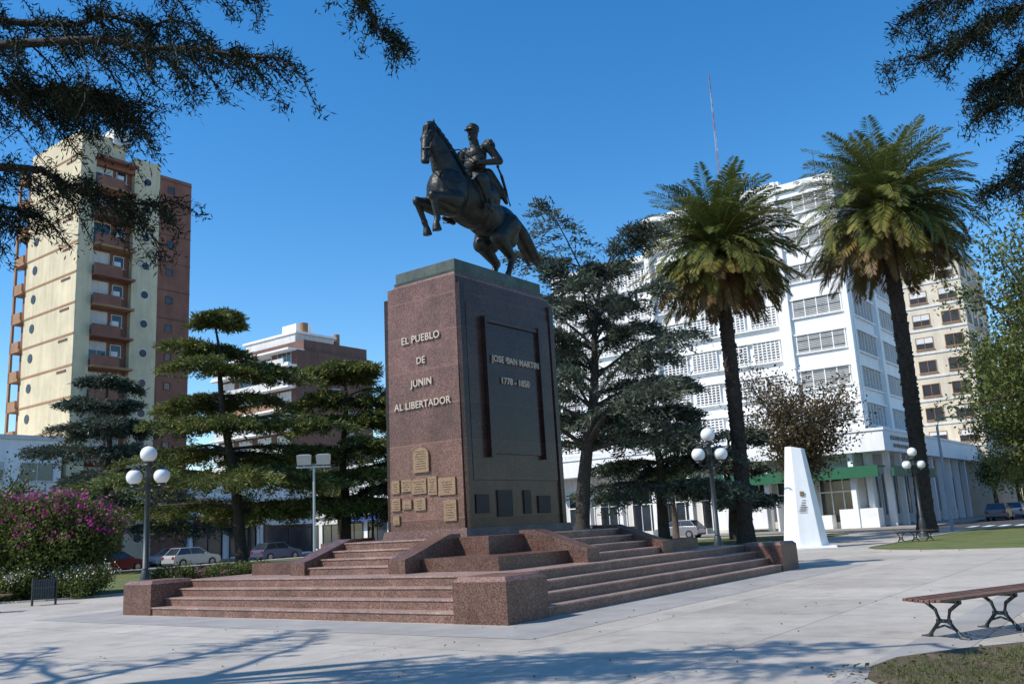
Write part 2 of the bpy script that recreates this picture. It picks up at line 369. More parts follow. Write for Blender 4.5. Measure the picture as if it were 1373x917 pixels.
lawn('lawn',[(3.2,9.0),(3.45,9.55),(3.9,10.02),(4.7,10.35),(6.2,10.75),(9,12),(14,14),(18,8),(12,2),(3.5,4),(3.1,7)],DRY)
lawn('lawn',rrect(-32,-12,14,40))
def edging(P):
    mb=MB(); c=sum((Vector((p[0],p[1],0)) for p in P),Vector())/len(P); n=len(P)
    for i in range(n):
        a=Vector((*P[i][:2],0)); b=Vector((*P[(i+1)%n][:2],0)); d=(b-a).normalized(); o=Vector((d.y,-d.x,0))*.1
        if (a-c).dot(o)<0:o=-o
        mb.hexa([tuple(q) for q in (a,b,b+o,a+o)]+[tuple(q+Vector((0,0,.06))) for q in (a,b,b+o,a+o)],CON)
    mb.build('lawn_kerb')
edging(rrect(-5,32,15,42)); edging(rrect(14.5,41,-30,-4.6,4))
mb=MB()
for (a,b,c,d) in ((-8.2,-6.9,-7.4,7.4),(6.9,8.2,-7.4,7.4),(-6.9,6.9,-7.4,-6.0),(-6.9,6.9,6.0,7.4)):
    mb.add([(a,c,.004),(b,c,.004),(b,d,.004),(a,d,.004)],[(0,1,2,3)],BAND)
mb.add([(-60,-13,.004),(-8.3,-13,.004),(-8.3,-12.3,.004),(-60,-12.3,.004)],[(0,1,2,3)],BAND)
mb.add([(-8.3,-13,.004),(44,-13,.004),(44,-12.3,.004),(-8.3,-12.3,.004)],[(0,1,2,3)],BAND)
city(mb,'paving_band')

# ---------------- monument ----------------
mb=MB(); r=.185
for k in range(4):
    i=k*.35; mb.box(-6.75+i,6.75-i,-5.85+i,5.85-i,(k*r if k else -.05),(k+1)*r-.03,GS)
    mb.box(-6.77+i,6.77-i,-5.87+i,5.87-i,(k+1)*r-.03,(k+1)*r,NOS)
for sx in (-1,1):
    for sy in (-1,1):
        x0=sx*6.79; x1=sx*5.6; y0=sy*5.89; y1=sy*4.7
        mb.box(x0,x1,y0,y1,-.05,.70,GB)
        X=sorted((x0,x1));Y=sorted((y0,y1))
        mb.frus((X[0]+X[1])/2,(Y[0]+Y[1])/2,(X[1]-X[0])/2,(Y[1]-Y[0])/2,.70,(X[1]-X[0])/2-.08,(Y[1]-Y[0])/2-.08,.78,GS)
ux,uy=4.5,3.95
mb.box(-ux,ux,-uy,uy,.735,1.02,GB); mb.box(-3.3,3.3,-2.75,2.75,1.018,1.42,GB)
def flight(ax,sg,half,inn,w):
    for k in range(4):
        o=half+.4-k*.38; z1=.74+.17*(k+1)-.004*k
        if k==3: z1=1.415
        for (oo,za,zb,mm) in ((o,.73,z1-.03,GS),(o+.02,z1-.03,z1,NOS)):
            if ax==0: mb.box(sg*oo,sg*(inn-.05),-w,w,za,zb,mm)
            else: mb.box(-w,w,sg*oo,sg*(inn-.05),za,zb,mm)
    for s2 in (-1,1):
        a=s2*w;b=s2*(w+.5); o=half+.5; n_=inn-.12
        prof=[(o,.73),(n_,.73),(n_,1.50),(inn+.25,1.50),(o-.25,1.10),(o,1.04)]
        if ax==0: P=[(sg*p[0],a,p[1]) for p in prof]; d=(0,b-a,0)
        else: P=[(a,sg*p[0],p[1]) for p in prof]; d=(b-a,0,0)
        mb.prism(P,d,GB)
flight(0,-1,ux,3.3,1.35);flight(0,1,ux,3.3,1.35);flight(1,-1,uy,2.75,1.5);flight(1,1,uy,2.75,1.5)
pcx,pcy=-.3,-.11
mb.frus(pcx,pcy,2.26,1.4,1.41,2.2,1.36,1.62,GB)
def hx(z): return 2.11-.05*(z-1.6)/6.3
def hy(z): return 1.20-.05*(z-1.6)/6.3
mb.frus(pcx,pcy,hx(1.6),hy(1.6)+.03,1.61,hx(7.9),hy(7.9)+.03,7.9,GR)
mb.frus(pcx,pcy,hx(7.9)-.10,hy(7.9)-.05,7.89,hx(7.9)-.13,hy(7.9)-.08,8.0,GR)
mb.frus(pcx,pcy,1.9,1.06,8.0,1.92,1.08,8.08,PAT)
mb.box(pcx-1.88,pcx+1.88,pcy-1.04,pcy+1.04,8.08,8.36,PAT)
for sg in (-1,1):
    def slab(xa,xb,z0,z1,pr,m=GR_SHADE):
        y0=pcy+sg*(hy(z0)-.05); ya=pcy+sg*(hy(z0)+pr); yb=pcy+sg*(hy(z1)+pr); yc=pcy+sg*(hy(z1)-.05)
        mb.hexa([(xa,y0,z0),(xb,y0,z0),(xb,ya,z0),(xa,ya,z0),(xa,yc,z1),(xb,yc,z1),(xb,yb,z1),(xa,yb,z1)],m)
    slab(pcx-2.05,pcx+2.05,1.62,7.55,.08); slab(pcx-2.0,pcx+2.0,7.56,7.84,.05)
    slab(pcx-2.06,pcx-1.88,1.62,7.65,.17,GR_SHADE_P); slab(pcx+1.88,pcx+2.06,1.62,7.65,.14)
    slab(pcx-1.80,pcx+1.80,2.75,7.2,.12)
    slab(pcx-1.12,pcx+1.12,3.4,6.75,.17,GR_SHADE_P)
    slab(pcx-1.22,pcx-1.12,3.3,6.9,.26,GR_SHADE_P); slab(pcx+1.12,pcx+1.22,3.3,6.9,.26,GR_SHADE_P)
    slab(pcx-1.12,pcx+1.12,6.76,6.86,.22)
def pq(yc,z0,w,h,m=PLQ,d=.045,arch=False):
    zc=z0+h/2; x=pcx-hx(zc)
    if arch:
        P=[(x+.03,yc-w/2,z0),(x+.03,yc+w/2,z0)]+[(x+.03,yc+w/2*math.cos(math.pi*i/8),z0+h*.72+h*.28*math.sin(math.pi*i/8)) for i in range(9)]
        mb.prism(P,(-d-.03,0,0),m)
    else: mb.box(x+.03,x-d,yc-w/2,yc+w/2,z0,z0+h,m)
    q=random.Random(int(abs(yc)*1000+z0*77))
    for i in range(max(1,int(h/.06))-1):
        zz=z0+h*.15+i*.06
        if zz<z0+h*.85:
            e=q.uniform(.15,.38); mb.box(x-d,x-d-.005,yc-w*e,yc+w*e*q.uniform(.8,1.1),zz,zz+.012,PLD)
pq(-.02,3.02,.52,.62,PLQ,.06,True)
for (yc,z0,w,h) in ((1.0,2.55,.27,.33),(.63,2.58,.34,.3),(.2,2.5,.5,.36),(-.25,2.45,.3,.45),(-.72,2.42,.55,.42),(1.0,2.12,.3,.32),(.62,2.15,.3,.22),(.18,2.1,.38,.3),(1.0,1.78,.22,.22),(-.8,1.8,.4,.5)):
    pq(yc-.12,z0,w,h)
for (xc,z0,w,h) in ((-1.5,1.95,.5,.45),(-.6,1.85,.6,.65),(.35,1.9,.3,.6),(1.1,1.9,.55,.45)):
    y=pcy-hy(z0+h/2)-.12; mb.box(pcx+xc-w/2,pcx+xc+w/2,y,y+.1,z0,z0+h,PLD)
monu=city(mb,'equestrian_monument',.012)
def text(body,pos,X,Y,Z,size,m,parent,ext=.02):
    cu=bpy.data.curves.new('lettering','FONT'); cu.body=body; cu.size=size; cu.extrude=ext; cu.align_x='CENTER'; cu.align_y='CENTER'; cu.space_character=1.06
    cu.offset=.004*size/.25
    cu.materials.append(m); o=bpy.data.objects.new('lettering',cu); sc.collection.objects.link(o)
    M=Matrix((X,Y,Z)).transposed().to_4x4(); M.translation=pos; o.parent=parent; o.matrix_local=M
    return o
for s_,z,sz in (('EL PUEBLO',6.42,.26),('DE',5.84,.24),('JUNIN',5.27,.25),('AL LIBERTADOR',4.72,.25)):
    text(s_,(pcx-hx(z)-.03,-.1,z),(0,-1,0),(0,0,1),(-1,0,0),sz,LET,monu)
z=5.82; yy=pcy-hy(z)-.2
text('JOSE',(pcx-.70,yy,z),(1,0,0),(0,0,1),(0,-1,0),.235,LET2,monu); text('DE',(pcx-.285,yy,z+.03),(1,0,0),(0,0,1),(0,-1,0),.14,LET2,monu)
text('SAN MARTIN',(pcx+.39,yy,z),(1,0,0),(0,0,1),(0,-1,0),.235,LET2,monu); text('1778 - 1850',(pcx,yy,5.27),(1,0,0),(0,0,1),(0,-1,0),.24,LET2,monu)

# ---------------- statue ----------------
B=BRZ
st=MB()
def E(c,r,pitch=0): st.sph(c,r,B,18,12,Matrix.Rotation(-math.radians(pitch),3,'Y'))
C=lambda a,b,r0,r1: st.cap(a,b,r0,r1,B)
E((.95,0,10.78),(.70,.54,.68),35); E((.15,0,10.70),(1.0,.60,.66),24); E((-.6,0,10.48),(.85,.56,.58),22); E((-1.3,0,10.35),(.70,.56,.60),25)
E((.55,0,11.15),(.6,.32,.5),35)
for w in (-1,1):
    E((.95,.34*w,10.75),(.40,.24,.58),20); E((-1.2,.34*w,10.15),(.50,.26,.60),-25); E((1.32,.19*w,10.62),(.25,.22,.30),0)
N_=[((.85,0,11.2),.60,.34),((1.1,0,11.6),.52,.29),((1.28,0,11.98),.42,.24),((1.40,0,12.27),.32,.19),((1.56,0,12.43),.24,.16)]
for i in range(len(N_)-1):
    for k in range(5):
        f=k/4; a,b=N_[i],N_[i+1]; c=Vector(a[0]).lerp(Vector(b[0]),f); E(tuple(c),(a[1]+(b[1]-a[1])*f,a[2]+(b[2]-a[2])*f,.28),-55+10*i+0)
C((1.62,.0,12.36),(1.80,.03,12.08),.19,.18); E((1.70,.02,12.08),(.19,.155,.26),-25); C((1.80,.03,12.08),(1.93,.07,11.68),.165,.115); C((1.78,.03,11.98),(1.86,.07,11.62),.13,.09)
C((1.93,.07,11.68),(1.97,.1,11.42),.115,.115); E((2.0,.1,11.38),(.1,.115,.09)); E((1.88,.08,11.40),(.07,.085,.08)); C((1.72,.02,12.42),(1.98,.07,11.7),.09,.06)
for w in (-1,1):
    C((1.55,.10*w,12.5),(1.60,.12*w,12.76),.07,.015); E((1.87,.03+.145*w,12.1),(.06,.035,.045)); E((2.05,.1+.06*w,11.45),(.03,.025,.04))
for w,kn,ft,hf in ((-.36,(1.85,10.38),(1.58,9.86),(1.5,9.62)),(.36,(2.0,10.32),(1.86,9.72),(1.92,9.48))):
    C((1.12,w*.9,10.45),(1.5,w,10.38),.31,.2); C((1.5,w,10.38),(kn[0],w,kn[1]),.2,.125); E((kn[0],w,kn[1]),(.14,.12,.14))
    C((kn[0],w,kn[1]-.02),(ft[0],w,ft[1]),.1,.075); E((ft[0],w,ft[1]),(.1,.09,.1)); C((ft[0],w,ft[1]),(hf[0],w,hf[1]+.08),.075,.085)
    st.tube([(hf[0],w,hf[1]+.08),(hf[0]-.03,w,hf[1]-.12)],[.095,.14],B,12)
for w,o in ((-.36,-.1),(.36,.05)):
    C((-1.25,w*.85,10.25),(-.82+o,w*1.05,9.78),.44,.27); C((-.82+o,w*1.05,9.78),(-1.42+o,w,9.32),.25,.13)
    E((-1.47+o,w,9.32),(.15,.10,.16)); C((-1.45+o,w,9.28),(-1.22+o,w,8.78),.105,.08); E((-1.2+o,w,8.76),(.105,.095,.1)); C((-1.2+o,w,8.76),(-1.1+o,w,8.58),.08,.09)
    st.tube([(-1.12+o,w,8.6),(-1.06+o,w,8.35)],[.105,.16],B,12)
T_=[(-1.85,10.72,.13),(-2.1,10.66,.17),(-2.4,10.38,.22),(-2.7,10.02,.23),(-2.95,9.72,.17),(-3.18,9.5,.05)]
for a,b in zip(T_,T_[1:]): C((a[0],0,a[1]),(b[0],0,b[1]),a[2],b[2])
for i in range(9):
    w=.2*math.sin(i*2.2); z=.12*math.cos(i*1.7); C((-2.15,w*.5,10.6+z),(-2.6,w,10.15+z),.07,.09); C((-2.6,w,10.15+z),(-3.0-.03*i%.2,w*1.3,9.62+z),.09,.025)
E((-.4,0,10.95),(.64,.655,.50),18); E((-.74,0,11.40),(.16,.34,.20)); E((.12,0,11.52),(.12,.22,.18))
C((-.45,0,11.5),(-.42,0,11.85),.29,.235); E((-.36,0,12.22),(.26,.36,.40),6); E((-.25,0,12.3),(.2,.3,.25))
C((-.30,-.1,11.98),(-.30,.1,11.98),.255,.255)
for w in (-1,1):
    E((-.38,.40*w,12.48),(.16,.16,.14)); C((-.38,.40*w,12.6),(-.38,.55*w,12.56),.075,.085)
    C((-.42,.17*w,11.45),(.22,.60*w,11.2),.26,.19); C((.22,.60*w,11.2),(.02,.70*w,10.62),.17,.13); C((.02,.70*w,10.62),(-.02,.72*w,10.38),.12,.09)
    C((-.06,.72*w,10.34),(.3,.78*w,10.40),.085,.06); C((.18,.6*w,11.22),(.12,.64*w,10.98),.18,.165)
    C((-.5,.3*w,11.65),(-.85,.5*w,11.15),.19,.12); C((-.85,.5*w,11.15),(-1.0,.55*w,10.85),.12,.06)
C((-.38,.46,12.46),(-.62,.66,12.0),.145,.115); C((-.62,.66,12.0),(-.1,.36,11.88),.11,.075); E((.0,.3,11.86),(.1,.07,.09))
C((-.38,-.46,12.46),(-.5,-.72,12.0),.145,.115); C((-.5,-.72,12.0),(-.05,-.62,11.7),.11,.075); E((.05,-.6,11.66),(.1,.07,.08))
hd=-.05
C((-.33,0,12.6),(-.29,0,12.80),.13,.115); E((-.27,0,12.98+hd),(.165,.14,.2)); E((-.2,0,12.88+hd),(.12,.10,.10)); C((-.12,0,12.99+hd),(-.075,0,12.92+hd),.028,.035); E((-.12,0,12.81+hd),(.06,.055,.04)); E((-.1,0,12.865+hd),(.04,.05,.014))
for w in (-1,1): E((-.28,.145*w,12.97+hd),(.04,.022,.06)); E((-.14,.055*w,13.01+hd),(.03,.03,.018)); C((-.2,.12*w,12.93+hd),(-.22,.11*w,12.82+hd),.035,.03)
st.tube([(-.29,0,13.04+hd),(-.27,0,13.2+hd),(-.29,0,13.25+hd)],[.175,.2,.15],B,18); st.sph((-.10,0,13.07+hd),(.19,.15,.025),B,18,12,Matrix.Rotation(math.radians(12),3,'Y'))
C((-.31,0,12.66),(-.31,0,12.71),.15,.135)
sob=st.build('bronze_horse_and_rider',smooth=True)
sob.parent=monu; sob.rotation_euler=(0,0,math.pi)
rm=sob.modifiers.new('rm','REMESH'); rm.mode='VOXEL'; rm.voxel_size=.026; rm.use_smooth_shade=True
sm=sob.modifiers.new('sm','SMOOTH'); sm.iterations=3; sm.factor=.5
dt=MB()
for i in range(26):
    f=i/25; c=Vector((.50+1.05*f,0,11.62+1.03*f**.8))
    for g in (-1,1):
        wd=(.30-.14*f)*g; L=.42-.15*f
        dt.tube([c+Vector((0,0,.04)),c+Vector((-.03+.02*math.sin(i*3),wd*.55,-.05)),c+Vector((-.02+.05*math.sin(i*2.1),wd*1.0,-L*.55)),c+Vector((.0,wd*1.12,-L))],[.03,.05,.045,.012],B,6)
for g in (-.05,0,.05): dt.tube([(1.6,g,12.62),(1.78,g*1.4,12.5),(1.88,.03+g*1.6,12.25)],[.04,.045,.012],B,6)
dt.tube([(-.62,.60,11.8),(-.62,.70,11.55)],[.03,.03],B,8); dt.sph((-.62,.59,11.85),.05,B,8,6)
dt.tube([(-.70,.62,11.66),(-.54,.7,11.62)],[.022,.022],B,6); dt.tube([(-.62,.70,11.55),(-.78,.72,11.1),(-.98,.70,10.7)],[.045,.04,.025],B,8)
for w in (-1,1):
    dt.tube([(1.92,.07+.13*w,11.5),(1.6,.36*w,11.7),(.9,.42*w,11.95),(.02,.3,11.9)],[.02]*4,B,6)
    dt.tube([(1.62,.2*w,12.35),(1.86,.05+.17*w,11.85),(1.95,.08+.13*w,11.5)],[.02]*3,B,6)
    dt.tube([(.1,.66*w,10.95),(.12,.80*w,10.5)],[.02,.02],B,6); dt.tube([(.05,.66*w,10.28),(.2,.88*w,10.3),(.14,.80*w,10.55),(.05,.66*w,10.28)],[.02]*4,B,6)
    for i in range(7): dt.tube([(-.5+.04*i,.585*w,12.56),(-.5+.04*i,.62*w,12.42)],[.018,.012],B,5)
    dt.tube([(.75,.52*w,10.95),(1.15,.5*w,10.95),(1.5,.2*w,10.95),(1.56,0,10.9)],[.03]*4,B,6)
dt.tube([(1.75,-.16,12.3),(1.93,0,12.2),(1.78,.2,12.3)],[.02]*3,B,6); dt.tube([(1.9,-.1,11.75),(2.06,.08,11.72),(1.92,.22,11.75)],[.02]*3,B,6)
for c,sw in (((.02,.3,11.88),1),((.06,-.6,11.66),-1)):
    c=Vector(c)
    for i in range(4):
        o=Vector((.03,-.05+.033*i,.02)); L_=(.09,.1,.095,.08)[i]
        dt.tube([c+o,c+o+Vector((L_*.7,0,-.01)),c+o+Vector((L_*.75,0,-.06)),c+o+Vector((L_*.3,0,-.08))],[.02,.019,.017,.014],B,6)
    dt.tube([c+Vector((-.02,.06*sw,.02)),c+Vector((.05,.075*sw,0)),c+Vector((.1,.05*sw,-.02))],[.022,.02,.016],B,6)
for i in range(4): dt.sph((-.06+.02*abs(i-2),0,12.05+.12*i),.022,B,8,6)
dt.build('tack_and_sword',smooth=True,parent=sob)

# ---------------- street furniture ----------------
def lamp(x,y,H=4.3,rz=0.1):
    mb=MB(); I=IRON
    mb.tube([(0,0,0),(0,0,.12),(0,0,.13),(0,0,.5),(0,0,.56),(0,0,.95),(0,0,1.0)],[.24,.24,.17,.15,.17,.1,.07],I,12)
    mb.tube([(0,0,1),(0,0,H-.9),(0,0,H-.88),(0,0,H-.8),(0,0,H-.5)],[.085,.065,.1,.1,.06],I,12)
    mb.tube([(0,0,H-.5),(0,0,H-.42)],[.12,.12],I,12); mb.sph((0,0,H-.2),.225,OPAL,24,16); mb.tube([(0,0,H-.0),(0,0,H+.05)],[.05,.01],I,8)
    for w in (-1,1):
        P=[(w*.05,0,H-1.05),(w*.18,0,H-1.2),(w*.34,0,H-1.16),(w*.37,0,H-1.05)]
        mb.tube(P,[.028]*4,I,8); mb.tube([(w*.37,0,H-1.08),(w*.37,0,H-1.0)],[.1,.11],I,12); mb.sph((w*.37,0,H-.82),.215,OPAL,24,16)
        mb.tube([(w*.37,0,H-.63),(w*.37,0,H-.55),(w*.37,0,H-.53)],[.12,.03,.01],I,8)
        mb.tube([(w*.05,0,H-.55),(w*.2,0,H-.45),(w*.3,0,H-.52),(w*.22,0,H-.6),(w*.05,0,H-.72)],[.018]*5,I,6)
        mb.tube([(0,w*.05,H-1.05),(0,w*.18,H-1.2),(0,w*.3,H-1.1),(0,w*.25,H-1.0)],[.022]*4,I,6)
    return mb.build('street_lamp',(x,y,0),rz,True)
lamp(-10.3,25); lamp(6.15,29,4.35); lamp(19.6,45,4.35); lamp(-9.8,60,4.4,.6)
def bench(x,y,rz,L=2.4):
    mb=MB()
    for i in range(7): 
        y0=-.27+i*.078; zz=.44+.012*abs(i-3)/3
        mb.box(-.15,L+.15,y0,y0+.062,zz,zz+.035,WOOD)
    for xx in (.22,L/2,L-.22):
        for sg in (-1,1):
            mb.tube([(xx,sg*.24,.0),(xx,sg*.2,.05),(xx,sg*.06,.2),(xx,sg*.1,.33),(xx,sg*.24,.425)],[.028,.024,.03,.024,.024],IRON,8)
            mb.tube([(xx,sg*.2,.02),(xx,sg*.33,.0)],[.03,.02],IRON,6)
        mb.tube([(xx,-.09,.2),(xx,.09,.2)],[.025,.025],IRON,8); mb.tube([(xx,-.26,.43),(xx,.26,.43)],[.02,.02],IRON,6)
        mb.tube([(xx,-.16,.1),(xx,0,.15),(xx,.16,.1)],[.015]*3,IRON,6)
    return mb.build('park_bench',(x,y,0),rz,bevel=.005)
bench(4.85,11.25,math.atan2(.477,.88),2.6); bench(16.0,39.4,.35,2.0); bench(-16.9,25.6,.1,2.3)
mb=MB()
for w in (-.32,.32): mb.tube([(w,0,0),(w,0,.82)],[.035,.035],IRON,10)
mb.box(-.26,.26,-.16,.16,.2,.24,IRON)
for i in range(9):
    a=-.26+i*.065
    for s in (-.16,.16): mb.box(a-.022,a+.022,s-.012,s+.012,.241,.78,IRON)
for i in range(5):
    a=-.13+i*.065
    for s in (-.27,.27): mb.box(s-.012,s+.012,a-.022,a+.022,.2,.78,IRON)
mb.box(-.3,.3,-.185,-.173,.5,.56,IRON); mb.box(-.3,.3,.173,.185,.5,.56,IRON); mb.box(-.24,.24,-.14,.14,.25,.74,DRK)
mb.build('litter_bin',(-14.7,28.2,0),.35)
mb=MB(); STL=mat('galvanised_steel',(.42,.45,.46),.45,.5,4,.1)
mb.tube([(0,0,0),(0,0,.3),(0,0,.31),(0,0,4.6)],[.12,.12,.07,.05],STL,10); mb.box(-.75,.75,-.05,.05,4.6,4.68,STL)
for w in (-.42,.42):
    P=[(w-.3,-.12,4.72),(w+.3,-.12,4.72),(w+.3,.2,4.78),(w-.3,.2,4.78),(w-.33,-.3,5.15),(w+.33,-.3,5.15),(w+.2,.12,5.22),(w-.2,.12,5.22)]
    mb.hexa(P,STL); mb.tube([(w,0,4.66),(w,0,4.8)],[.03,.03],STL,6)
mb.build('floodlight_mast',(-9.1,40,0),.2,bevel=.01)
mb=MB(); mb.tube([(0,0,0),(0,0,5.9),(.15,0,6.3),(.6,0,6.45),(1.2,0,6.45)],[.1,.07,.06,.05,.04],STL,10); mb.hexa([(1.0,-.12,6.38),(1.7,-.1,6.4),(1.7,.1,6.4),(1.0,.12,6.38),(1.0,-.1,6.5),(1.6,-.06,6.5),(1.6,.06,6.5),(1.0,.1,6.5)],STL)
mb.build('street_light',(24.3,52,0),.1,True)
mb=MB(); H=4.35
lo=[(-.95,-.2),(-.35,-.7),(.55,-.7),(.98,-.1),(.6,.6),(-.6,.6)]; hi=[(-.42,-.1),(-.2,-.3),(.22,-.3),(.42,-.05),(.28,.28),(-.28,.28)]
def ring(t,dz=0): return [(a[0]*(1-t)+b[0]*t,a[1]*(1-t)+b[1]*t,t*H+dz) for a,b in zip(lo,hi)]
R0=ring(0);R1=[(p[0],p[1],p[2]-(.0 if i in(0,1,5) else .12)) for i,p in enumerate(ring(1))]
mb.add(R0+R1,[tuple(range(6))[::-1],tuple(range(6,12))]+[(i,(i+1)%6,6+(i+1)%6,6+i) for i in range(6)],WHT2)
mb.frus(0,0,1.15,.9,0.0,1.12,.88,.1,WHT2)
for i in range(6): mb.box(-.22+.04*i,.1+.03*(i%3),-.60+.015*i,-.57+.015*i,1.55+i*.09,1.58+i*.09,PLQ)
mb.box(-.08,.1,-.535,-.50,2.2,2.4,PLQ)
mb.build('white_obelisk',(12.1,39.5,0),-.12,bevel=.02)

# ---------------- cars ----------------
TYR=mat('tyre',(.02,.02,.02),.8); HUB=mat('wheel_hub',(.35,.35,.36),.4,.6); LGT=mat('head_light',(.6,.6,.6),.2); TLR=mat('tail_light',(.3,.01,.01),.3)
def car(r,l,rz,col,L=4.1,name='parked_car',H=1.45):
    m=mat('car_paint',col,.25,.3,1,.03); mb=MB(); hw=.84
    prof=[(-L/2,.35),(-L/2+.02,.72),(-L/2+.12,.92),(-L*.2,.97),(L*.24,.93),(L/2-.25,.80),(L/2-.03,.66),(L/2,.36),(L/2-.1,.22),(-L/2+.1,.22)]
    n=len(prof); vs=[(p[0],-hw+.03*(p[1]>.85),p[1]) for p in prof]+[(p[0],hw-.03*(p[1]>.85),p[1]) for p in prof]
    mb.add(vs,[tuple(range(n)),tuple(range(n,2*n))[::-1]]+[(i,i+n,(i+1)%n+n,(i+1)%n) for i in range(n)],m)
    a,b,c,d_=-L*.44,L*.25,-L*.33,L*.06; w1=hw-.06;w2=hw-.22
    mb.hexa([(a,-w1,.93),(b,-w1,.92),(b,w1,.92),(a,w1,.93),(c,-w2,H-.04),(d_,-w2,H-.04),(d_,w2,H-.04),(c,w2,H-.04)],GLS)
    mb.box(c-.03,d_+.03,-w2-.02,w2+.02,H-.05,H,m)
    for s in (-1,1):
        for (x0,x1) in ((a,c),(b,d_),((a+b)/2-.1,(c+d_)/2-.05)):
            mb.tube([(x0,s*(w1+.005),.93),(x1,s*(w2+.005),H-.03)],[.035,.03],m,6)
        for xx in (-L*.31,L*.31):
            mb.tube([(xx,s*(hw-.18),.31),(xx,s*(hw+.02),.31)],[.31,.31],TYR,20); mb.tube([(xx,s*(hw+.0),.31),(xx,s*(hw+.03),.31)],[.19,.18],HUB,14)
        mb.box(L/2-.16,L/2-.02,s*.5,s*.78,.58,.7,LGT); mb.box(-L/2-.01,-L/2+.1,s*.55,s*.8,.62,.82,TLR); mb.box(.55,.7,s*.86,s*.98,.92,1.02,m)
    mb.box(L/2-.02,L/2+.02,-.4,.4,.3,.42,DRK)
    return mb.build(name,W(r,l,-.13),rz,bevel=.03)
car(22.5,47.5,ANG,(.5,.52,.52)); car(16.3,47.5,ANG,(.16,.02,.025)); car(30.5,47.4,ANG,(.1,.12,.2)); car(9,47.5,ANG,(.5,.5,.48)); car(3,55.8,ANG+math.pi,(.05,.05,.06)); car(26,55.7,ANG+math.pi,(.5,.5,.5))
car(70,-1.0,ANG,(.12,.13,.16)); car(79,-1.0,ANG,(.5,.5,.52)); car(88,-1.2,ANG,(.04,.04,.05)); car(85,-9.3,ANG,(.3,.04,.03)); car(50.5,20,ANG+math.pi/2,(.3,.3,.32)); car(50.8,30,ANG+math.pi/2,(.1,.14,.25))

# ---------------- buildings ----------------
def fb(mb,side,base,a,b,z0,z1,d0,d1,m):
    if side=='x': mb.box(base-d1,base-d0,a,b,z0,z1,m)
    else: mb.box(a,b,base-d1,base-d0,z0,z1,m)
def win(mb,side,base,a,b,z0,z1,fr=WHG,gl=GLS,mull=1,sill=True,shutter=0):
    fb(mb,side,base,a,b,z0,z1,-.02,.012,gl); t=.07
    fb(mb,side,base,a-t,a,z0-t,z1+t,-.02,.07,fr);fb(mb,side,base,b,b+t,z0-t,z1+t,-.02,.07,fr)
    fb(mb,side,base,a,b,z1,z1+t,-.02,.068,fr);fb(mb,side,base,a,b,z0-t,z0,-.02,.068,fr)
    for i in range(mull):
        c=a+(b-a)*(i+1)/(mull+1); fb(mb,side,base,c-.025,c+.025,z0,z1,-.02,.05,fr)
    if sill: fb(mb,side,base,a-.15,b+.15,z0-t-.06,z0-t-.002,-.02,.16,fr)
    if shutter: fb(mb,side,base,a,b,z1-(z1-z0)*shutter,z1,-.02,.035,WHG)
rb=random.Random(3)
mb=MB(); r0=57
mb.box(r0,73,6,11.2,7.0,29.6,WHT); mb.box(r0+.6,73,11.2,24.3,7.0,29.9,WHT); mb.box(r0+.6,71,24.3,36,7.0,26.4,WHT)
mb.box(r0+3,70,11.5,14.5,29.6,31.8,WHT); mb.box(r0+6,70,16,23,29.9,32.2,WHT); mb.box(r0+5,66,8,11,29.6,31,WHG)
mb.box(r0-.35,r0+.6,10.75,11.75,0,30.6,WHT); mb.box(r0-.35,r0+.6,5.65,6.1,0,30.2,WHT); mb.box(r0-.15,r0+.6,24.0,24.5,7,30.4,WHT)
mb.box(r0-.3,73.2,5.7,11,29.6,30.15,WHT); mb.box(r0-.25,73,11.8,24.3,29.9,30.5,WHT); mb.box(r0-.2,71,24.5,36,26.4,26.95,WHT)
fh=3.12
for f in range(7):
    z=7.9+f*fh
    fb(mb,'x',r0,6.35,10.5,z+.75,z+2.2,-.02,.02,LOU)
    for i in range(10): fb(mb,'x',r0,6.35,10.5,z+.8+i*.15,z+.86+i*.15,.02,.08,WHG if (f*7+i)%5 else LOU)
    for i in range(5): fb(mb,'x',r0,6.3+i*1.03,6.38+i*1.03,z+.7,z+2.25,.02,.10,WHT)
    fb(mb,'x',r0,6.2,10.7,z+2.25,z+2.38,0,.18,WHT); fb(mb,'x',r0,6.2,10.7,z+.6,z+.72,0,.16,WHT)
    for (la,lb) in ((11.9,23.9),(24.6,35.9)):
        if lb>30 and f>5: continue
        nb=4; w=(lb-la)/nb
        for k in range(nb):
            a=la+k*w
            fb(mb,'x',r0+.6,a+.35,a+w-.35,z+.6,z+2.2,-.02,.02,LOU if rb.random()<.7 else GLW)
            nf_=6
            for i in range(nf_+1): 
                q=a+.3+i*(w-.6)/nf_; fb(mb,'x',r0+.6,q-.05,q+.05,z+.55,z+2.25,.02,.22,WHT)
            for i in range(7): fb(mb,'x',r0+.6,a+.3,a+w-.3,z+.62+i*.24,z+.70+i*.24,.03,.19,WHT)
        fb(mb,'x',r0+.6,la-.1,lb+.05,z+2.3,z+2.5,0,.3,WHT); fb(mb,'x',r0+.6,la-.1,lb+.05,z+.35,z+.48,0,.3,WHT)
    for (a,b) in ((58,64.4),(66.2,72)):
        fb(mb,'y',6,a,b,z+.55,z+2.25,-.02,.02,LOU)
        for i in range(11): fb(mb,'y',6,a,b,z+.6+i*.15,z+.65+i*.15,.02,.12,WHG)
        for i in range(8): q=a+i*(b-a)/7; fb(mb,'y',6,q-.04,q+.04,z+.5,z+2.3,.02,.16,WHT)
        fb(mb,'y',6,a-.2,b+.2,z+2.3,z+2.45,0,.3,WHT); fb(mb,'y',6,a-.2,b+.2,z+.38,z+.5,0,.25,WHT)
fb(mb,'y',6,57.4,57.8,7,30.2,0,.4,WHT); fb(mb,'y',6,65.0,65.7,7,30.2,0,.4,WHT); fb(mb,'y',6,72.5,73,7,30.2,0,.4,WHT)
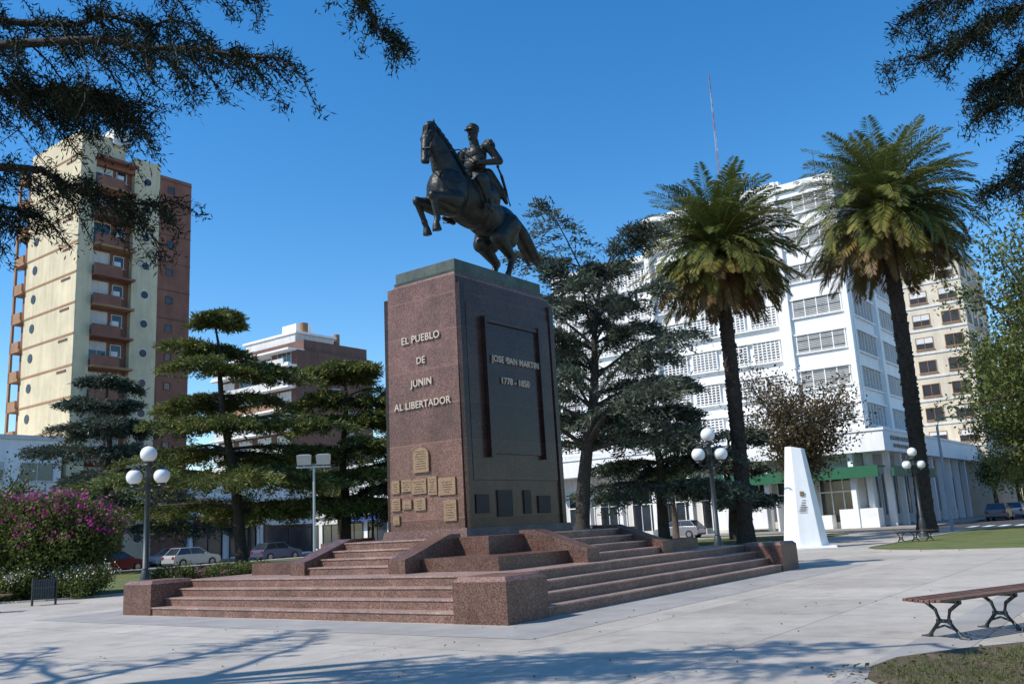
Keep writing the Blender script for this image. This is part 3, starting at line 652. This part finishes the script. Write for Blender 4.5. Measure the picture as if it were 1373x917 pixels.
mb.box(55,92.6,3.9,37,5.9,7.5,WHT); mb.box(57.2,92,6.4,36.5,0,5.9,WHG); mb.box(54.9,92.7,3.8,37.1,7.5,7.7,WHT)
for k in range(8):
    a=7.2+k*3.6
    fb(mb,'x',57.2,a,a+2.9,.5,4.4,-.02,.02,GLS)
    for q in range(4): fb(mb,'x',57.2,a+q*.966-.04,a+q*.966+.04,.4,4.5,.02,.1,WHT)
    fb(mb,'x',57.2,a-.1,a+3,2.9,3.0,.02,.12,WHT)
    mb.box(55.5,56.1,a-.55,a-.15,0,5.9,WHT)
for k in range(9):
    a=58.2+k*3.7; fb(mb,'y',6.4,a,a+2.8,.9,4.3,-.02,.02,GLS)
    for q in range(4): fb(mb,'y',6.4,a+q*.93-.04,a+q*.93+.04,.8,4.4,.02,.1,WHT)
    mb.box(a-.6,a-.2,4.4,4.9,0,5.9,WHT)
mb.box(54.8,54.98,4.6,20,3.9,4.7,GRNP); mb.box(56,70,3.7,3.88,3.9,4.7,GRNP); mb.box(54.8,57.1,4.6,20,4.7,4.8,GRNP); mb.box(54.9,55.05,14,19,.3,3.0,WHT); mb.box(54.82,54.89,14.2,18.8,2.2,2.7,GRNP)
mb.box(54.9,56.5,13,13.15,0,2.4,WHT); mb.box(56.0,57.1,9,12,0,1.1,WHT); mb.box(55.6,57.1,5.2,8.2,0,1.5,WHT)
for (a,b) in ((59,10),(62,18),(66,9),(69,20)):
    mb.box(a,a+1.1,b,b+.9,30,31.0,LOU)
mb.tube([(60,8,30),(60,8,33.5)],[.04,.03],IRON,6); mb.tube([(60,22,30),(60,22,32.8)],[.04,.03],IRON,6)
tower=city(mb,'white_office_building')
text('BANCO DE LA LLANURA',(59.9,3.86,6.95),(1,0,0),(0,0,1),(0,-1,0),.5,GLW,tower); text('DEL OESTE ARGENTINO',(59.9,3.86,6.35),(1,0,0),(0,0,1),(0,-1,0),.4,GLW,tower)
mb=MB(); RD=mat('mast_red',(.26,.17,.16),.5); GM=mat('mast_white',(.36,.36,.38),.5)
for i in range(16):
    z0=30+i*1.1; m=RD if i%4>1 else GM; w=.2-.010*i
    for k in range(3):
        a=2.09*k; b=2.09*(k+1); w2=w-.010
        mb.tube([(w*math.cos(a),w*math.sin(a),z0),(w2*math.cos(a),w2*math.sin(a),z0+1.1)],[.022,.022],m,5)
        mb.tube([(w*math.cos(a),w*math.sin(a),z0),(w2*math.cos(b),w2*math.sin(b),z0+1.1)],[.012,.012],m,4)
mb.build('radio_mast',W(65,19.2,0),0)
mb=MB(); mb.box(92.8,108,2.9,20,0,29.3,CRM); mb.box(92.6,108.2,2.7,20.2,29.3,29.8,CRM)
for f in range(8):
    z=8+f*2.75
    mb.box(92.7,92.8,2.9,20,z-.35,z-.15,WHG)
    for k in range(5): win(mb,'x',92.8,3.6+k*3.2,5.4+k*3.2,z+.3,z+1.6,BRO,GLW,1,True,rb.choice((0,.5,.3)))
    for k in range(4): win(mb,'y',2.9,93.8+k*3.6,95.6+k*3.6,z+.3,z+1.6,BRO,GLW,1,True,rb.choice((0,.5,.3)))
    mb.box(97,101,1.9,2.88,z-.15,z+.0,WHG)
city(mb,'cream_apartment_block')
mb=MB(); r0,l0=18.8,60; h=36.6
mb.box(r0+.3,r0+11.5,l0+.8,l0+10.5,0,h,BRK)
mb.box(r0,r0+.6,l0,l0+9.4,0,39,YEL); mb.box(r0+.6,r0+1.4,l0,l0+.5,0,39,YEL)
mb.box(r0+.6,r0+5,l0+1.5,l0+9.4,h,39.6,YEL); mb.box(r0+3.6,r0+5.2,l0+1.2,l0+4,39,40.6,WHG)
mb.box(r0+5.3,r0+7.9,l0+.25,l0+1,0,h+1.2,YEL)
mb.box(r0+7.9,r0+11.5,l0+.5,l0+.9,0,h+.4,BRK)
for f in range(13):
    z=.9+f*2.78
    mb.box(r0-.04,r0,l0,l0+9.4,z+2.3,z+2.48,BRO)
    mb.tube([(r0-.05,l0+7.7,z+1.3),(r0-.02,l0+7.7,z+1.3),(r0+.02,l0+7.7,z+1.3)],[.42,.42,.42],GLW,20); 
    mb.box(r0-.05,r0-.003,l0+1.0,l0+2.6,z+1.9,z+2.1,BRD)
    mb.box(r0-.3,r0+1.5,l0+9.4,l0+11.3,z+2.2,z+2.45,BRO); mb.box(r0-.3,r0-.1,l0+9.6,l0+11.3,z+2.45,z+3.2,BRO)
    mb.tube([(r0+6.6,l0+.2,z+1.4),(r0+6.6,l0+.26,z+1.4)],[.46,.46],WHG,22); mb.tube([(r0+6.6,l0+.17,z+1.4),(r0+6.6,l0+.24,z+1.4)],[.36,.36],GLW,22)
    mb.box(r0+1.4,r0+5.3,l0-.45,l0+.8,z+2.3,z+2.5,BRO if f%2 else BRK); 
    mb.box(r0+1.4,r0+4.0,l0-.45,l0-.3,z-.28,z+.62,BRK)
    win(mb,'y',l0+.8,r0+1.7,r0+3.3,z+.2,z+2.0,WHG,GLS,1,False,rb.choice((0,.4,.7))); win(mb,'y',l0+.8,r0+3.8,r0+4.7,z+.9,z+1.9,WHG,GLS,0,True)
    mb.box(r0+7.9,r0+11.5,l0+.46,l0+.5,z+2.3,z+2.42,BRD)
    win(mb,'y',l0+.5,r0+9,r0+9.6,z+1.1,z+1.7,BRD,GLS,0,False)
    mb.box(r0+3.4,r0+4.0,l0-.1,l0+.3,z+.7,z+1.15,WHG)
for q in (0,1.7): mb.box(r0-.3+q,r0-.1+q,l0+11,l0+11.3,0,38,BRO)
mb.box(r0+1.4,r0+5.3,l0+.3,l0+.8,h-.5,h+.6,BRK)
mb.tube([(r0+4,l0+3,40.6),(r0+4,l0+3,46)],[.05,.03],IRON,6); mb.tube([(r0+8,l0+4,36),(r0+8,l0+4,39)],[.04,.03],IRON,6)
city(mb,'apartment_tower')
mb=MB(); r0,l0=57,76.8
mb.box(r0,r0+13.6,l0,l0+17,0,26,BRD); mb.box(r0+1.5,r0+13,l0+.4,l0+16,26,27.6,BRD); mb.box(r0+2.2,r0+9,l0+3,l0+14,27.6,29,WHG); mb.box(r0+2,r0+9.3,l0+2.6,l0+14.4,29,29.3,WHT)
mb.box(r0+4,r0+7,l0+5,l0+8,29.3,31,WHT); mb.tube([(r0+4,l0+3.4,29.3),(r0+4,l0+3.4,30.7)],[.6,.6],BRO,14); mb.tube([(r0+10,l0+3.4,27.6),(r0+10,l0+3.4,29.9)],[.45,.45],BRO,14)
for f in range(9):
    z=f*2.85+1.2
    mb.box(r0-1.5,r0,l0+.02,l0+17,z-.28,z-.05,WHT)
    mb.box(r0-1.5,r0-1.38,l0+1,l0+15.9,z-.05,z+.8,WHG if f%3 else BRO)
    for k in range(4): win(mb,'x',r0,l0+1.2+k*4.1,l0+3.9+k*4.1,z+.1,z+2.2,WHG,GLS,2,False,rb.choice((0,.3,.6)))
mb.box(r0-1.4,r0+1.4,l0+.1,l0+16.8,25.9,26.15,WHT); mb.box(r0-1.4,r0-1.0,l0+.1,l0+16.8,23.6,24.2,WHT)
win(mb,'y',l0,r0+6,r0+7.5,20,21.2)
for i in range(4): win(mb,'y',l0,r0+9,r0+10,8+i*3,9.2+i*3)
city(mb,'brick_apartment_building')
def shop(name,r0,r1,l0,l1,H,m,side,awn=None,seed=1):
    q=random.Random(seed); mb=MB(); mb.box(r0,r1,l0,l1,0,H,m); mb.box(r0-.15,r1+.1,l0-.15,l1+.1,H,H+.35,WHG)
    base=r0 if side=='x' else l0; a0,a1=(l0,l1) if side=='x' else (r0,r1)
    n=max(1,int((a1-a0)/3.6)); w=(a1-a0)/n
    for k in range(n):
        a=a0+k*w+.5
        fb(mb,side,base,a,a+w-1,.15,2.9,-.02,.015,GLS); fb(mb,side,base,a-.1,a,0,3,0,.1,IRON); fb(mb,side,base,a+w-1,a+w-.9,0,3,0,.1,IRON); fb(mb,side,base,a,a+w-1,2.9,3.0,0,.1,IRON)
        fb(mb,side,base,a+(w-1)/2-.04,a+(w-1)/2+.04,.15,2.9,.015,.08,IRON)
        f=1
        while 3.6+f*3-1<H-.5:
            z=3.6+(f-1)*3+.7; win(mb,side,base,a+.2,a+w-1.2,z,z+1.4,WHG,GLS,1,True,q.choice((0,.4,0,.6))); f+=1
    if awn: fb(mb,side,base,a0+.4,a1-.4,3.15,3.75,0,.9,awn)
    fb(mb,side,base,a0,a1,3.85,4.0,0,.25,WHG)
    city(mb,name)
DGN=mat('wall_grey',(.42,.42,.40),.8,0,.5,.12,streak=.2); PNK=mat('wall_ochre',(.45,.34,.22),.8,0,.5,.12,streak=.2); BLP=mat('awning_blue',(.04,.1,.3),.6)
r=-60;i=0
for wd,H,m,aw in ((12,5,WHG,None),(10,8.5,DGN,REDP),(9,5.2,CRM,None),(12,7.8,WHT,BLP),(10,4.6,WHG,GRNP),(9,8.2,WHG,None),(8.5,7.5,WHT,None),(8,10.6,WHT,None)):
    shop('shop_building',r,r+wd-.1,60.2,74,H,m,'y',aw,i); r+=wd; i+=1
r=30.6
for wd,H,m,aw in ((8,7.5,WHT,REDP),(7.2,9,WHT,None)):
    shop('shop_building',r,r+wd-.1,60.2,74,H,m,'y',aw,i); r+=wd;i+=1
l=60.5
for wd,H,m,aw in ((8,9.5,WHT,BLP),(8,8.2,WHG,None)):
    shop('shop_building',57,70,l,l+wd-.1,H,m,'x',aw,i); l+=wd;i+=1
l=94.2
for wd,H,m,aw in ((9,10,WHG,None),(10,8,CRM,REDP),(14,12,DGN,None)):
    shop('shop_building',57,70,l,l+wd-.1,H,m,'x',aw,i); l+=wd;i+=1
shop('shop_building',57,70,37.3,46,8.4,WHG,'x',REDP,9)
r=57
for wd,H,m,aw in ((14,8,CRM,BLP),(12,11,DGN,None),(16,7,WHG,REDP),(20,9,PNK,None),(25,12,WHT,None)):
    shop('shop_building',r,r+wd-.2,-30,-12,H,m,'x',aw,i)
    r+=wd;i+=1
for k in range(3): shop('shop_building',110+k*14,123+k*14,3,20,9+2*k,(DGN,CRM,WHG)[k],'y',None,20+k)

# ---------------- vegetation ----------------
cedar('cedar_tree',-16.0,52.3,15.3,8.2,11,F_CED,BARKD,2.8,72,nsub=13,prof=.85,lean=(-2.0,0),top=.12,wide=.1,droop=.22,tierh=1.55,tj=.1,vs=.06,uneven=.5)
cedar('cedar_tree',-11.2,58,12.8,7.0,12,F_CED,BARKD,2.8,54,nsub=13,prof=.6,top=.2,wide=.1,droop=.25,tierh=1.6,tj=.1,vs=.06,uneven=.5)
cedar('cedar_tree',-6.8,60,11.2,5.6,13,F_BLU,BARKD,2.4,38,prof=.6,top=.2,nsub=12)
cedar('cedar_tree',-27.5,60,13.5,7.0,14,F_BLU,BARK,2.0,50,nsub=13,prof=.75,top=.12,droop=.25,tierh=1.5,tj=.1)
cedar('cedar_tree',2.9,46,15.2,5.7,15,F_BLU,BARKD,4.6,40,prof=.25,lean=(2.2,0),top=.35,rise=.6,tr=.4,uneven=.6,tierh=1.6,start=.3,nsub=13)
cedar('cedar_tree',7.9,51,9.8,5.0,16,F_BLU,BARKD,2.4,40,prof=.45,top=.25,nsub=12,tierh=1.5,tj=.1)
cedar('cedar_tree',13.4,58,7.0,3.6,17,F_BLU,BARKD,2.0,24,prof=.5,top=.25,nsub=12)
broadleaf('autumn_tree',18.6,60,11.6,4.4,21,F_RED,3.2,34,n=28,leaf=(.24,.15),sp=.55,tw=12)
broadleaf('broadleaf_tree',27.0,43,15.6,5.6,18,F_GRN,3.6,50,n=56,leaf=(.28,.13),sp=.55,tw=12)
broadleaf('plane_tree',31.0,54,13.4,5.4,22,F_YEL,1.6,42,n=46)
broadleaf('plane_tree',38.0,60,12,5,27,F_GRN,2.0,30,n=36)
for k,(rr,ll,hh,rd,fm) in enumerate(((-3,43,8,3.2,F_GRN),(6,43.5,7.5,3,F_GRN),(34,43.5,8,3,F_YEL),(38,36,8.5,3.4,F_GRN),(-14,44,9,3.6,F_GRN),(42,16,6,2.4,F_GRN),(60,-12.2,8,3.2,F_GRN),(74,-12.2,9,3.5,F_YEL),(90,-12.2,9,3.5,F_GRN),(110,-6,10,5,F_GRN),(126,-4,10,5,F_GRN),(84,1.4,6.0,2.2,F_GRN),(96,1,7,2.6,F_YEL),(20,58.5,6,2,F_GRN),(36,58.5,6,2,F_GRN),(44,62,13,4.2,F_YEL))):
    p=W(rr,ll); broadleaf('street_tree',p[0],p[1],hh,rd,40+k,fm,2.6,18,n=28)
palm('palm_tree',12.15,50,17.0,4.9,31,.41)
palm('palm_tree',22.9,52,19.4,5.7,32,.45)
rng=np.random.default_rng(7)
def bush(name,x,y,rx,ry,h,fm,n,leaf,fl=None,nf=0,seed=1,lump=9,flsz=.12):
    rng=np.random.default_rng(seed); mb=MB(); C=[];Cf=[]
    L_=[(rng.uniform(-.55,.55)*rx,rng.uniform(-.55,.55)*ry,rng.uniform(.35,.72)*h,rng.uniform(.38,.55)) for _ in range(lump)]
    for (a,b,c,s) in L_:
        mb.tube([(x+a*.2,y+b*.2,0),(x+a*.6,y+b*.6,c*.5),(x+a,y+b,c)],[.05,.035,.015],BARK,5)
        pf=rng.uniform(.15,1.6)
        for _ in range(n//lump):
            v=rng.normal(size=3); v/=np.linalg.norm(v); q=rng.uniform(.7,1.15)
            P=(x+a+v[0]*rx*s*q,y+b+v[1]*ry*s*q,max(.08,c+v[2]*h*.42*s*1.3*q)); C.append(P)
            if fl and v[2]>-.1 and q>.9 and rng.uniform()<nf*pf: Cf.append((P[0]+v[0]*.1,P[1]+v[1]*.1,P[2]+.08))
    o=mb.build(name); V,t=leafquads(rng,C,[(0,0,.3)]*len(C),9,(.12,.12,.12),leaf[0],leaf[1],1); quadmesh('foliage',V,t,fm,o)
    if Cf:
        V,t=leafquads(rng,Cf,[(0,0,.5)]*len(Cf),8,(.10,.10,.08),flsz,flsz*.8,1); quadmesh('flowers',V,t,fl,o)
bush('bougainvillea_bush',-17.2,32.6,2.9,2.2,3.9,F_GRN,4600,(.14,.08),F_FLW,.45,3,14,.11)
for k in range(9):
    bush('rose_bush',-14.8-k*.55+rng.uniform(-.2,.2),31.0+k*.1+rng.uniform(-.3,.3)+(.0 if k<5 else -.7),.75,.7,.95,F_GRN,500,(.09,.06),F_WFL,.2,60+k,4,.08)
for k in range(5):
    bush('rose_bush',-13.2+k*.5,33.6+k*.9,.8,.8,.7,F_GRN,400,(.1,.06),F_FLW,.06,80+k,4,.09)
def near_cedar(name,x,y,H,limbs,seed,extra):
    rng=np.random.default_rng(seed); mb=MB(); C=[];D=[];T=[]
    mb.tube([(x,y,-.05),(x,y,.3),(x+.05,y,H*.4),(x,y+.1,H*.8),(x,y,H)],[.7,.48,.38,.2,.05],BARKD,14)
    for P,nsub,sl in limbs+extra:
        Q=[Vector((x,y,P[0]))]+[Vector(p) for p in P[1:]]
        S=[]
        for a,b in zip(Q,Q[1:]):
            for i in range(4): S.append(a.lerp(b,i/4)+Vector(rng.normal(size=3)*.06))
        S.append(Q[-1])
        c0=len(C); k0=.3 if sl>.5 else .76
        spray(rng,mb,S,.09,.012,BARKD,C,D,T,k0,sl,nsub,13,.011,.42,.25)
        for i in range(c0,len(C),3):
            if rng.uniform()<.5:
                p=Vector(C[i]); ln=rng.uniform(.12,.38); a=rng.uniform(0,6.28)
                e=p+Vector((math.cos(a)*ln*.6,math.sin(a)*ln*.6,-ln*.7)); mb.tube([p,e],[.008,.004],BARKD,3,False)
                for f in (.35,.7,1): q=p.lerp(e,f); C.append(q[:]); D.append((math.cos(a)*.5,math.sin(a)*.5,-.5)); T.append(.4)
    o=mb.build(name,smooth=True)
    V,t=leafquads(rng,C,D,14,(.042,.042,.04),.08,.015,1.1,np.array(T),(0,0,-.1)); quadmesh('foliage',V,t,F_BACKLIT,o)
limbs=[([6.0,(-7,8.3,6.6),(-4.0,8.2,6.6),(-2.15,7.9,6.15)],38,1.1),
 ([5.6,(-7.5,9,6.0),(-5,9.1,5.6),(-3.7,8.97,5.15)],36,1.1),
 ([5.0,(-8,8.5,5.3),(-5.9,8.6,5.2),(-4.9,8.7,5.0)],26,1.0),
 ([6.8,(-8,9,7.4),(-5,8.9,7.4),(-3.5,8.8,7.2)],36,1.2),
 ([6.4,(-8,8.5,6.6),(-5,8.7,6.4),(-3.9,8.6,6.1)],36,1.1),
 ([6.2,(-8,9.5,6.9),(-5.6,9.5,6.9),(-4.2,9.4,6.5)],32,1.1),
 ([7.6,(-8,9.2,8.3),(-4.5,9.1,8.2),(-2.9,9.0,7.7)],32,1.2),
 ([8.9,(-7,8.6,9.2),(-2.9,8.4,8.5),(-1.6,8.3,7.2),(-.95,8.2,6.4)],7,.26)]
ex=[]
for a,ln,z in ((70,6,7),(100,5.5,6),(130,6,8),(150,5,7),(180,5,6),(210,5,8),(250,5,7),(290,5,8),(85,5,9.5),(60,6,6)):
    a=math.radians(a); x,y=-12.5,8.5
    ex.append(([z,(x+math.cos(a)*ln*.5,y+math.sin(a)*ln*.5,z+.5),(x+math.cos(a)*ln,y+math.sin(a)*ln,z+.2)],16,1.3))
near_cedar('overhanging_cedar_tree',-12.5,8.5,13,limbs,91,ex)
limbs=[([7.6,(8.5,9.1,7.6),(6.3,9.2,7.1),(4.75,9.25,6.5)],34,1.0),
 ([6.6,(8.5,9.2,6.4),(6.6,9.4,5.9),(5.5,9.5,5.0)],34,.8),
 ([7.1,(8.5,9.0,7.0),(6.6,9.1,6.6),(5.35,9.1,5.8)],32,.9),
 ([8.4,(8.5,9.4,8.4),(6.5,9.6,7.9),(5.0,9.6,7.25)],32,1.0),
 ([7.2,(8.5,9.9,7.4),(6.8,10,7.0),(5.8,10,6.5)],28,.9)]
ex=[([8,(12.5,12,8.5),(13,14,8)],16,1.4),([9,(14,8,9.5),(16,8,9)],16,1.4),([7,(12,6,7.5),(12,4,7)],16,1.4)]
near_cedar('overhanging_cedar_tree',11.5,9,13,limbs,92,ex)
rng=np.random.default_rng(5); n=12000
X=rng.uniform(3.3,10,n); Y=rng.uniform(5.5,12,n); k=(Y<9.3+.42*(X-3.2))&(Y>6); C=np.stack([X[k],Y[k],np.full(k.sum(),.03)],1)
V,t=leafquads(rng,C,[(0,0,1)]*len(C),3,(.04,.04,.0),.06,.008,.5); quadmesh('grass',V,t,F_GRN)
n=2600; C=np.stack([rng.uniform(2.8,10,n),rng.uniform(6,12.3,n),np.full(n,.045)],1); k=(C[:,1]<9.6+.42*(C[:,0]-3.2)); C=C[k]
V,t=leafquads(rng,C,[(1,0,.05)]*len(C),1,(.0,.0,.004),.07,.04,1.0); V[:,2]=np.clip(V[:,2],.036,.07); quadmesh('fallen_leaves',V,t,F_RED)
n=520; C=np.stack([rng.uniform(-10,9,n),7+rng.exponential(4.0,n),np.full(n,.01)],1)
V,t=leafquads(rng,C,[(0,0,0)]*len(C),1,(.3,.3,.0),.05,.03,1.0); V[:,2]=np.clip(V[:,2],.008,.03); quadmesh('fallen_leaves',V,t,F_RED)

# ---------------- light, world, camera ----------------
EL=math.radians(47); s=Vector((-.95,-.31,0)).normalized()*math.cos(EL); s.z=math.sin(EL)
L=bpy.data.lights.new('sun','SUN'); L.energy=5.0; L.angle=math.radians(.5); L.color=(1,.94,.85)
lo_=bpy.data.objects.new('sun',L); sc.collection.objects.link(lo_); lo_.rotation_euler=s.to_track_quat('Z','Y').to_euler()
w=bpy.data.worlds.new('World'); sc.world=w; w.use_nodes=True; nt=w.node_tree; bg=nt.nodes['Background']
sk=nt.nodes.new('ShaderNodeTexSky'); sk.sky_type='NISHITA'; sk.sun_disc=False; sk.sun_elevation=EL; sk.sun_rotation=math.atan2(s.x,s.y)
sk.altitude=50; sk.air_density=1.0; sk.dust_density=.2; sk.ozone_density=2.0
hs=nt.nodes.new('ShaderNodeHueSaturation'); hs.inputs['Saturation'].default_value=1.38; hs.inputs['Value'].default_value=1.38
nt.links.new(sk.outputs[0],hs.inputs['Color']); nt.links.new(hs.outputs[0],bg.inputs[0]); bg.inputs[1].default_value=.14
th=math.radians(11.6); ro=math.radians(3.1)
Xt=Vector((1,0,0));Ut=Vector((0,-math.sin(th),math.cos(th)));F=Vector((0,math.cos(th),math.sin(th)))
cx=Xt*math.cos(ro)-Ut*math.sin(ro); cy=Xt*math.sin(ro)+Ut*math.cos(ro)
M=Matrix((cx,cy,-F)).transposed().to_4x4(); M.translation=(0,0,1.6)
cam=bpy.data.cameras.new('camera'); cam.sensor_width=36; cam.lens=1200/1373*36; cam.clip_end=4000
co=bpy.data.objects.new('camera',cam); sc.collection.objects.link(co); co.matrix_world=M; sc.camera=co
sc.view_settings.view_transform='Standard'; sc.view_settings.look='None'; sc.view_settings.exposure=0
